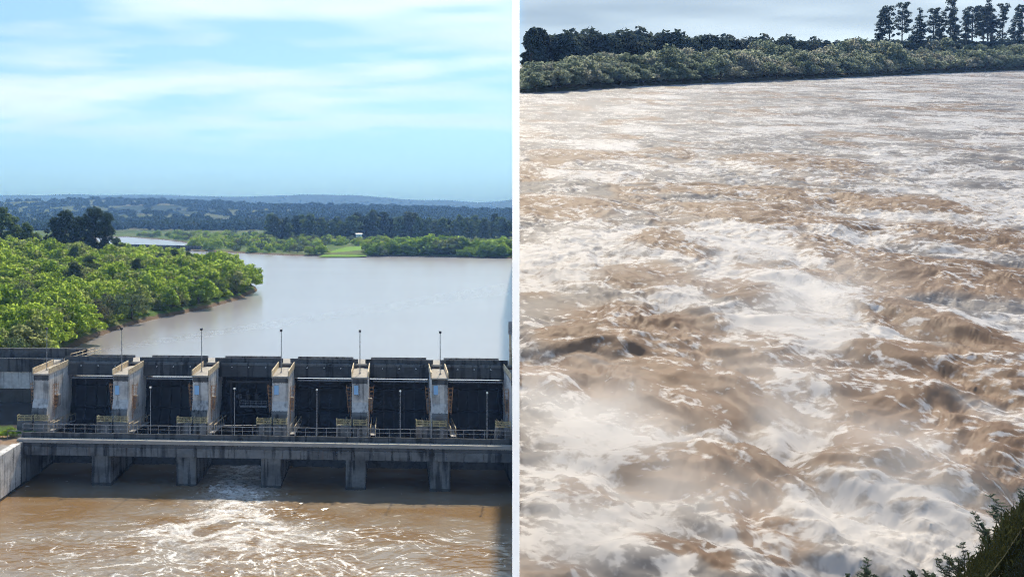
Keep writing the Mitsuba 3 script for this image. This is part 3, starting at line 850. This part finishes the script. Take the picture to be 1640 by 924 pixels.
def make_tall(seed, R, H, n, per, leaf_size, bare=.25):
    rng = np.random.default_rng(seed)
    cs, rs = [], []
    for i in range(n):
        t = bare + (1 - bare) * (i + rng.uniform()) / n
        w = R * (math.sin(math.pi * min(1, (t - bare) / (1 - bare) * .85 + .15)) ** .6)
        a = rng.uniform(0, 2 * math.pi)
        q = rng.uniform(.2, .8)
        cs.append(np.array([math.cos(a) * w * q, math.sin(a) * w * q, t * H]))
        rs.append(R * rng.uniform(.28, .5))
    return clumps_to_mesh(rng, np.array(cs), np.array(rs), per, leaf_size, .75), limb_mesh(rng, .018 * H, H * .93, cs, 9)


def make_ragged(seed):
    """A tall slim tree: bare forked stem, with many small ragged tufts out on rising limbs."""
    rng = np.random.default_rng(seed)
    H, cs, rs, ms = 24.0, [], [], []
    lean = rng.normal(size=2) * .8
    ms.append(tube((0, 0, -1), (lean[0] * .5, lean[1] * .5, H * .5), .34, .24, 7))
    ms.append(tube((lean[0] * .5, lean[1] * .5, H * .5), (lean[0], lean[1], H * .97), .24, .07, 7))
    for i in range(20):
        t = rng.uniform(.44, .97)
        a = rng.uniform(0, 2 * math.pi)
        ln = rng.uniform(1.2, 3.6) * (1.15 - .55 * t)
        p0 = np.array([lean[0] * t, lean[1] * t, t * H])
        p1 = p0 + [math.cos(a) * ln, math.sin(a) * ln, ln * rng.uniform(.25, .9)]
        ms.append(tube(p0, p1, .09, .03, 5))
        for j in range(4):
            cs.append(p0 + (p1 - p0) * rng.uniform(.5, 1.15) + rng.normal(size=3) * .45)
            rs.append(rng.uniform(.5, 1.2))
    return clumps_to_mesh(rng, np.array(cs), np.array(rs), 26, .34, .8), cat_mesh(ms)


GROUPS = {}


def kind(name, meshes, leaf_mat):
    """Shape groups for the variants of one kind of plant."""
    GROUPS[name] = []
    for i, (cr, tr) in enumerate(meshes):
        key = f'{name}_model_{i:03d}'
        scene[key] = {'type': 'shapegroup', 'crown': mikit.ply(cr, leaf_mat), 'trunk': mikit.ply(tr, 'bark', smooth=True)}
        GROUPS[name].append(key)


kind('lime_tree', [make_round(100 + i, 4.3, 7.2 + .5 * (i % 3), 24, 66, .40, .04) for i in range(5)], 'leaf_lime')
kind('olive_tree', [make_round(120 + i, 3.6, 7.0, 17, 50, .34, .06) for i in range(3)], 'leaf_olive')
kind('dark_tree', [make_tall(140 + i, 5.2, 15, 26, 80, .5, .12) for i in range(3)], 'leaf_dark')
kind('slim_tree', [make_tall(240 + i, 2.3, 11, 18, 70, .5, .02) for i in range(2)], 'leaf_pine')
kind('stand_tree', [make_tall(150 + i, 5.2, 15, 26, 70, .6, .06) for i in range(3)], 'leaf_plain')
kind('shore_tree', [make_round(160 + i, 6.5, 12.0, 28, 50, .70, .03) for i in range(4)], 'leaf_shore')
kind('bank_bush', [make_round(180 + i, 3.8, 6.2, 18, 64, .36, .05) for i in range(4)], 'leaf_grey')
kind('pine', [make_ragged(200 + i) for i in range(4)], 'leaf_pine')
kind('ridge_tree', [make_round(220 + i, 5.6, 11, 26, 50, .62, .02) for i in range(3)], 'leaf_pine')


def plant(name, model, x, y, z, scale, rng, label, cat, group, even=.18):
    key = numbered(name)
    g = GROUPS[model][rng.integers(len(GROUPS[model]))]
    sx = scale * rng.uniform(1 - .8 * even, 1 + even)
    scene[key] = {'type': 'instance', 'shapegroup': {'type': 'ref', 'id': g},
                  'to_world': T().translate([float(x), float(y), float(z)]).rotate([0, 0, 1], float(rng.uniform(0, 360))).scale([float(sx), float(sx), float(scale * rng.uniform(1 - .8 * even, 1 + even))])}
    labels[key] = {'label': label, 'category': cat, 'group': group}
    return key


def spread(rng, n, test, lo, hi, gap):
    q = test(*rng.uniform(lo, hi, (9000, 2)).T)
    x, y, ok = q
    ok &= ~shapely.contains_xy(lake_shape, x, y)
    ok[ok] = shore_tree.query(np.stack([x[ok], y[ok]], 1))[0] > 1.4
    pts = np.zeros((0, 2))
    for a, b in zip(x[ok], y[ok]):
        if not len(pts) or np.min(np.hypot(pts[:, 0] - a, pts[:, 1] - b)) > gap(a, b):
            pts = np.vstack([pts, [a, b]])
            if len(pts) >= n:
                break
    return pts


def on_land(x, y, off=1.5):
    return not shapely.contains_xy(lake_shape, x, y) and shore_tree.query((x, y))[0] > off


# the left bank
rng = np.random.default_rng(7)


def left_test(u, w):
    y = 166 * (500 / 166) ** w
    x = (u - CU) / F * y
    return x, y, (u < 396) | (y < 330)


def lime_label(x, y, u):
    if shore_tree.query((x, y))[0] < 9:
        return 'bright green round tree leaning over the brown shore of the left bank', 'bright green trees along the left shore'
    if y < 205:
        return 'bright green round tree just behind the left end of the dam', 'bright green trees just behind the dam'
    if u > 300:
        return 'bright green round tree on the tip of the wooded left bank', 'bright green trees on the tip of the left bank'
    if u < 70:
        return 'bright green round tree at the left edge of the wooded left bank', 'bright green trees at the left edge'
    return 'bright green round tree in the middle of the wooded left bank', 'bright green trees in the middle of the left bank'


pts = spread(rng, 292, left_test, (-60, 0), (416, 1), lambda x, y: 3.2 + .012 * y)
for x, y in sorted(pts, key=lambda p: p[1]):
    z = float(ground_z(np.array([x]), np.array([y]))[0])
    u = CU + F * x / y
    r = rng.uniform()
    if r < .13:
        plant('olive_tree', 'olive_tree', x, y, z, rng.uniform(.75, 1.1), rng, 'sparse grey-green tree on the wooded left bank of the lake', 'tree', 'sparse grey-green trees on the left bank')
    elif r < .19 and y > 260:
        plant('dark_tree', 'stand_tree', x, y, z, rng.uniform(.5, .65), rng, 'small dark green tree among the bright ones on the left bank', 'tree', 'small dark trees on the left bank')
    else:
        plant('lime_tree', 'lime_tree', x, y, z, rng.uniform(.8, 1.25) * (1.0 if y < 330 else 1.15), rng, lime_label(x, y, u)[0], 'tree', lime_label(x, y, u)[1])
along = [q for q in (_b.interpolate(t).coords[0] for t in np.arange(0, _b.length, 3.4)) if 168 < q[1] < 372 and -12 < CU + F * q[0] / q[1] < 408 and q[0] < -14]
for x, y in along:
    a = rng.uniform(0, 2 * math.pi, 12)
    for t in a:
        px_, py_ = x + 3.0 * math.cos(t), y + 3.0 * math.sin(t)
        if on_land(px_, py_, 1.3):
            plant('shore_shrub', 'lime_tree' if rng.uniform() < .75 else 'olive_tree', px_, py_, float(ground_z(np.array([px_]), np.array([py_]))[0]) - .3, rng.uniform(.28, .52), rng, 'low green shrub at the water edge of the left bank', 'shrub', 'low shrubs along the left shore')
            break
# the tall dark trees at the top of the left bank
for u, v, top, sc in [(150, 398, 343, 1), (128, 398, 350, 1), (170, 397, 354, 1), (105, 395, 350, 1), (88, 392, 358, 1), (60, 392, 368, 1), (22, 380, 350, 1), (42, 385, 362, 1), (2, 380, 344, 1), (-14, 380, 352, 1)]:
    y = 452. - .15 * abs(u - 150)
    x = (u - CU) / F * y
    z = float(ground_z(np.array([x]), np.array([y]))[0])
    ht = ZC - (top - CV) / F * y - z
    plant('tall_tree', 'dark_tree' if u > 80 else 'stand_tree', x, y, z, ht / 15.5, rng, ('tall dark tree ' if u > 80 else 'tall green tree ') + ('of the group by the narrow arm of the lake' if u > 80 else 'at the left edge above the left bank'), 'tree', 'tall trees ' + ('by the narrow arm' if u > 80 else 'at the left edge'))

# the far shore: big round trees at the right, bushes along the spit, dark stands behind
rng = np.random.default_rng(8)
pts = []
for u in np.arange(600, 836, 9.5):
    for row in range(3):
        v = 411.5 + (u - 650) * .012
        y = 26.5 * F / (v - CV) + 5 + row * 13 + rng.uniform(-3, 3)
        uu_ = u + rng.uniform(-4, 4)
        if uu_ > 815 + 0 * row:
            continue
        x = (uu_ - CU) / F * y
        if on_land(x, y, 2):
            plant('shore_tree', 'shore_tree', x, y, float(ground_z(np.array([x]), np.array([y]))[0]) - 2.2, (1.15 if row else 1.0) * rng.uniform(.8, 1.2), rng, 'big round green tree on the far shore at the right', 'tree', 'big round trees on the far shore')


def spit_test(u, w):
    y = 655 * (1250 / 655) ** w
    x = (u - CU) / F * y
    return x, y, ~((u > 520) & (u < 585) & (y < 800))


for x, y in spread(rng, 290, spit_test, (185, 0), (620, 1), lambda x, y: 5 + .005 * y):
    plant('shore_bush', 'lime_tree' if rng.uniform() < .7 else 'olive_tree', x, y, float(ground_z(np.array([x]), np.array([y]))[0]) - 1.3, rng.uniform(.85, 1.35), rng, 'low green bush on the flat land beyond the lake', 'bush', 'low bushes beyond the lake')
STAND = {432: 'dark stand left of the white hut', 560: 'dark stand behind the white hut', 660: 'long stand behind the big round shore trees', 525: 'thin gap between the two dark stands'}
for u0, u1, n, top in ((432, 520, 22, 350), (560, 655, 26, 347), (660, 814, 30, 350), (525, 560, 6, 354)):
    for u in np.linspace(u0, u1, n):
        y = rng.uniform(930, 1030)
        x = (u - CU) / F * y
        z = float(ground_z(np.array([x]), np.array([y]))[0])
        ht = ZC - (top + rng.uniform(-5, 8) - CV) / F * y - z
        plant('plain_tree', 'stand_tree' if rng.uniform() < (.35 if u0 < 600 and u0 != 525 else .9) else 'dark_tree', x, y, z, ht / 15.5, rng, f'tall tree of the {STAND[u0]}', 'tree', f'tall trees of the {STAND[u0]}')

# wood patches on the distant hills: too many to count
rng = np.random.default_rng(9)
base = [make_round(300 + i, 8, 11, 10, 9, 3.6, .0)[0] for i in range(4)]
vs, fs, at = [], [], 0
N = 0
while N < 5200:
    y = 1500 * (7600 / 1500) ** rng.uniform()
    x = (rng.uniform(-60, 850) - CU) / F * y
    if meshkit.fbm(np.array([x / 260 + 5, y / 420, 2.0]), 4, 3) < .52 and rng.uniform() > .10:
        continue
    b = base[rng.integers(4)]
    s = rng.uniform(.8, 1.5)
    vs.append(np.asarray(b.vertices) * s + [x, y, 0])
    fs.append(np.asarray(b.faces) + at)
    at += len(b.vertices)
    N += 1
V = np.vstack(vs)
cx = np.array([q[:, :2].mean(0) for q in vs])
cz = ground_z(cx[:, 0], cx[:, 1])
V[:, 2] += np.repeat(cz, [len(q) for q in vs])
put('distant_wood', trimesh.Trimesh(V, np.vstack(fs), process=False), 'leaf_wood')
labels['distant_wood'] = {'label': 'dark woodland scattered over the distant hills', 'category': 'woodland', 'kind': 'stuff'}

# a grassy clearing on the far shore, a white hut and the low road bridge
cl = [lake_pt(u, v, LAKE + 1.5) for u, v in ((518, 408.5), (545, 401), (562, 398.5), (580, 398), (580, 408.0), (560, 408.6))]
cp = shapely.Polygon(cl).buffer(3)
mv, mf = trimesh.creation.triangulate_polygon(cp, engine='earcut')
cz = ground_z(mv[:, 0], mv[:, 1])
mat('lawn', proc(lambda p, n, uv: mix((.14, .27, .035), (.19, .31, .05), fbm(p.x * .2, p.y * .2, 0, 4))), .95, .1)
structure('clearing', trimesh.Trimesh(np.c_[mv, np.maximum(cz + .35, LAKE + .6)], mf, process=False), 'lawn', label='bright grass clearing on the far shore')

y = 900.
x = (575 - CU) / F * y
z = ZC - (380 - CV) / F * y
k = thing('hut', 'small white hut between the trees on the far shore', 'hut')
part(k, 'wall', cbox(x - 2.6, x + 2.6, y, y + 4, z - 3, z + 2.6, .05), 'white_paint')
part(k, 'roof', trimesh.convex.convex_hull(np.array([(x + a, y + b, z + 2.603 + h) for a in (-2.9, 2.9) for b, h in ((-.3, 0), (2, 1.0), (4.3, 0))])), 'grey_steel')
part(k, 'door', box(x - .5, x + .5, y - .04, y + .02, z - 1.5, z + 1.2), 'dark_metal')

k = thing('road_bridge', 'low road bridge over the narrow arm of the lake', 'bridge')
y0 = 780.
pts_ = [((u - CU) / F * yy_, yy_, ZC - (v - CV) / F * yy_) for u, v, yy_ in ((205, 393.2, 800), (318, 396.2, 760))]
p0, p1 = np.array(pts_[0]), np.array(pts_[1])
dv = (p1 - p0) / np.linalg.norm(p1 - p0)
nv = np.array([-dv[1], dv[0], 0])


def slab(a, b, w0, w1, z0, z1):
    q = [p0 + dv * t + nv * w + [0, 0, z] for t in (a, b) for w in (w0, w1) for z in (z0, z1)]
    return trimesh.convex.convex_hull(np.array(q))


L = np.linalg.norm(p1 - p0)
part(k, 'deck', slab(0, L, 0, 6, -1.5, 0), 'concrete_dark')
for w in (0, 5.8):
    part(k, 'parapet', slab(0, L, w, w + .2, .003, .9), 'concrete')
for q in (.28, .5, .66, .82):
    part(k, 'pillar', slab(L * q - .6, L * q + .6, .5, 5.5, -8, -1.503), 'concrete_dark')

# ------------------------------------------------------------------ vegetation of the rapids' far bank
ROWS = ('at the water edge of', 'in the second row on', 'in the third row on', 'highest up on')


def third(u):
    return 'near the white wall' if u < 1010 else 'left of middle' if u < 1236 else 'right of middle' if u < 1440 else 'under thin trees'


rng = np.random.default_rng(10)
for row, (d0, d1, step, sc) in enumerate(((1.0, 3.0, 15, .72), (5, 9, 17, .95), (11, 18, 19, 1.15), (20, 30, 22, 1.25))):
    for u in np.arange(840 if row == 0 else 846, 1690, step):
        uu_ = u + rng.uniform(-6, 6)
        y = float(bank_line(uu_) + rng.uniform(d0, d1))
        x = (uu_ - CU) / F * y
        if x - (832 - CU) / F * y < 4.5 * sc:
            continue
        z = float(hill_z(np.array(x), np.array(y)))
        plant('bank_bush', 'bank_bush', x, y, z, sc * rng.uniform(.75, 1.25), rng, f'grey-green bushy tree {ROWS[row]} the far river bank, {third(uu_)}', 'bush', f'bushy trees {ROWS[row]} the far river bank, {third(uu_)}')
for u, d, sc in ((838, 1.5, .38), (841, 5, .5), (838, 8, .4), (848, 3, .5), (845, 12, .6), (839, 14, .45), (842, 22, .6), (840, 30, .6)):
    y = float(bank_line(u) + d)
    x = (u - CU) / F * y + .4
    plant('bank_bush', 'bank_bush', x, y, float(hill_z(np.array(x), np.array(y))), sc, rng, 'small grey-green bush close to the white wall on the far bank of the river', 'bush', 'small bushes by the white wall')
for u, d in ((842, 40), (846, 44), (850, 50), (853, 42), (857, 47), (861, 53), (865, 44), (870, 50)):
    y = float(bank_line(u) + d)
    x = max((u - CU) / F * y, (832 - CU) / F * y + 2.4 + .02 * d)
    z = float(hill_z(np.array(x), np.array(y)))
    plant('ridge_tree', 'slim_tree', x, y, z - 1, (ZC + (CV - 44) / F * y - z) / 10.8, rng, even=.05, label='slim dark tree at the wall end of the ridge above the flooded river', cat='tree', group='slim dark trees on the ridge by the wall')
for u in np.arange(840, 1690, 11):
    top = np.interp(u, [832, 930, 1000, 1080, 1200, 1330, 1640], [43, 38, 37, 41, 48, 52, 54]) + rng.uniform(-1.5, 2)
    y = float(bank_line(u) + rng.uniform(42, 60))
    x = (u - CU) / F * y
    z = float(hill_z(np.array(x), np.array(y)))
    ht = ZC + (CV - top) / F * y - z
    if x - (832 - CU) / F * y < 6.6 * max(ht, 6) / 10.6:
        continue
    plant('ridge_tree', 'ridge_tree', x, y, z - 1, max(ht, 6) / 10.6, rng, even=.06, label=f'dark tree in the wood on the ridge above the flooded river, {third(u)}', cat='tree', group=f'dark trees on the ridge, {third(u)}')
NTH = ['first', 'second', 'third', 'fourth', 'fifth', 'sixth', 'seventh', 'eighth', 'ninth', 'tenth', 'eleventh', 'twelfth', 'thirteenth', 'fourteenth', 'fifteenth', 'sixteenth', 'seventeenth', 'eighteenth']
for it, (u, top) in enumerate(((1412, 16), (1425, 23), (1444, 16), (1465, 22), (1478, 15), (1494, 10), (1505, 20), (1522, 9), (1532, 8), (1548, 14), (1556, 6), (1574, 12), (1584, 8), (1592, 10), (1603, 10), (1622, 20), (1636, 21), (1650, 18))):
    y = float(bank_line(u) + rng.uniform(40, 55))
    x = (u - CU) / F * y
    z = float(hill_z(np.array(x), np.array(y)))
    ht = ZC + (CV - top) / F * y - z
    plant('tall_thin_tree', 'pine', x, y, z, ht / 24.0, rng, f'tall thin dark tree above the far river bank, {NTH[it]} from the left of its row', 'tree', 'tall thin trees above the far river bank')

# ------------------------------------------------------------------ the near bank at the bottom right with leafy sprigs
by_, bx_ = np.meshgrid(np.linspace(14, 27, 50), np.linspace(0, 1, 50), indexing='ij')
U = np.interp(bx_, [0, 1], [1490, 2000])
bX = (U - CU) / F * by_
edge_v = np.interp(U, [1490, 1555, 1600, 1640, 1700, 2000], [1010, 930, 880, 822, 800, 760])
zz_ = ZC - (edge_v - CV) / F * by_ - np.clip(by_ - 21.5, 0, 9) ** 2 * .12 - np.clip(23 - by_, 0, 20) * .02 + .25 * nz(bX, by_, 1.2, 5)
mat('bank_mat', proc(lambda p, n, uv: mix((.026, .030, .012), (.045, .042, .022), fbm(p.x * 3, p.y * 3, p.z * 3, 4))), .95, .1)
structure('near_bank', grid_mesh(np.stack([bX, by_, zz_], -1)), 'bank_mat', True, label='dark grassy near bank at the lower right')


rngb = np.random.default_rng(14)
gi = rngb.integers(0, bX.size, 26000)
gp = np.stack([bX.ravel()[gi], by_.ravel()[gi], zz_.ravel()[gi]], 1) + rngb.normal(size=(26000, 3)) * [.09, .14, .01]
gh = rngb.uniform(.05, .17, 26000)
ga = rngb.uniform(0, 2 * np.pi, 26000)
gw = np.stack([np.cos(ga), np.sin(ga), 0 * ga], 1) * .010
gl = rngb.normal(size=(26000, 3)) * .35 + [0, 0, 1]
gv = np.stack([gp - gw, gp + gw, gp + gl * gh[:, None] * .6 + gw * .6, gp + gl * gh[:, None] + rngb.normal(size=(26000, 3)) * .03], 1).reshape(-1, 3)
gf = (np.arange(26000)[:, None] * 4)
leaf('leaf_grass', (.040, .046, .018), (.055, .060, .026), (.065, .06, .032), .5, .8)
put('bank_grass', trimesh.Trimesh(gv, np.vstack([gf + [0, 1, 2], gf + [0, 2, 3]]), process=False), 'leaf_grass')
labels['bank_grass'] = {'label': 'dark rough grass on the near bank', 'category': 'grass', 'kind': 'stuff'}


def sprig(rng, h, lean):
    """A leafy shoot: a bent stem with side twigs set with narrow leaves."""
    st, C, N = [], [], []
    p = np.zeros(3)
    dirv = np.array([lean[0], lean[1], 1.0])
    dirv /= np.linalg.norm(dirv)
    k = 9
    for i in range(k):
        q = p + dirv * h / k
        st.append(tube(p, q, .012 * (1 - i / k) + .003, .012 * (1 - (i + 1) / k) + .003, 5))
        dirv = dirv + rng.normal(size=3) * .12
        dirv /= np.linalg.norm(dirv)
        p = q
        if i >= 1:
            for s in range(3):
                a = rng.uniform(0, 2 * math.pi)
                tv_ = np.array([math.cos(a), math.sin(a), rng.uniform(.2, .9)])
                tv_ /= np.linalg.norm(tv_)
                ln = h * .34 * (1 - .6 * i / k) * rng.uniform(.6, 1.1)
                e = p + tv_ * ln
                st.append(tube(p, e, .005, .002, 4))
                for t in np.linspace(.15, 1, 9):
                    for o in (-1, 1):
                        side = np.cross(tv_, [0, 0, 1.0])
                        c = p + tv_ * ln * t + o * side * .03
                        C.append(c)
                        n_ = np.array([0, 0, 1.0]) + rng.normal(size=3) * .6
                        N.append(n_ / np.linalg.norm(n_))
    v, f = leaf_quads(rng, np.array(C), np.array(N), .026, .35)
    return trimesh.Trimesh(v, f, process=False), cat_mesh(st)


leaf('leaf_sprig', (.09, .135, .095), (.11, .15, .10), (.10, .13, .10), .9, 1.)
rng = np.random.default_rng(12)
for u, v, h in ((1378, 930, .55), (1366, 935, .40), (1408, 932, .42), (1395, 938, .5), (1470, 935, .5), (1462, 940, .45), (1518, 925, .60), (1505, 935, .5), (1556, 905, .55), (1545, 915, .62), (1572, 900, .45), (1588, 858, .62), (1602, 850, .55), (1578, 868, .5), (1622, 838, .70),
                (1634, 828, .75), (1612, 850, .6), (1642, 815, .7), (1535, 930, .6), (1490, 940, .5), (1570, 885, .5), (1598, 870, .5), (1626, 860, .5)):
    y = 23.2 + rng.uniform(-.5, .5)
    x = (u - CU) / F * y
    z = ZC - (v - CV) / F * y
    key = thing('leafy_shoot', 'dark feathery shoot growing on the near bank at the lower right', 'plant', 'feathery shoots on the near bank')
    for j in range(2):
        lf, stm = sprig(rng, h * rng.uniform(.8, 1.2), rng.normal(size=2) * .5)
        w = T().translate([float(x), float(y), float(z) - .15])
        part(key, 'leaves', lf, 'leaf_sprig', to_world=w)
        part(key, 'stem', stm, 'bark', to_world=w)

# bush and grass tufts beside the wing wall
rng = np.random.default_rng(13)
for u, v, sc in ((12, 722, .17), (17, 716, .20), (4, 727, .14), (22, 712, .12)):
    s_, z_ = sd(u, v, 2.0)
    plant('verge_bush', 'lime_tree', OX + s_ * SX + 2 * DX, OY + s_ * SY + 2 * DY, DECK - .2, sc, rng, 'small green bush beside the left end of the service bridge', 'bush', 'small bushes by the bridge end')

# ------------------------------------------------------------------ the air
if HAZE:
    x0, x1, y0, y1, z0, z1 = -9000., 14500., -150., 12800., -8., 240.
    scene['haze'] = {'type': 'cube', 'bsdf': {'type': 'null'}, 'interior': {'type': 'ref', 'id': 'air'},
                     'to_world': T().translate([(x0 + x1) / 2, (y0 + y1) / 2, (z0 + z1) / 2]).scale([(x1 - x0) / 2, (y1 - y0) / 2, (z1 - z0) / 2])}
    labels['haze'] = {'label': 'thin blue haze over the whole landscape', 'category': 'haze', 'kind': 'stuff'}
else:
    del scene['camera']['medium'], scene['air']
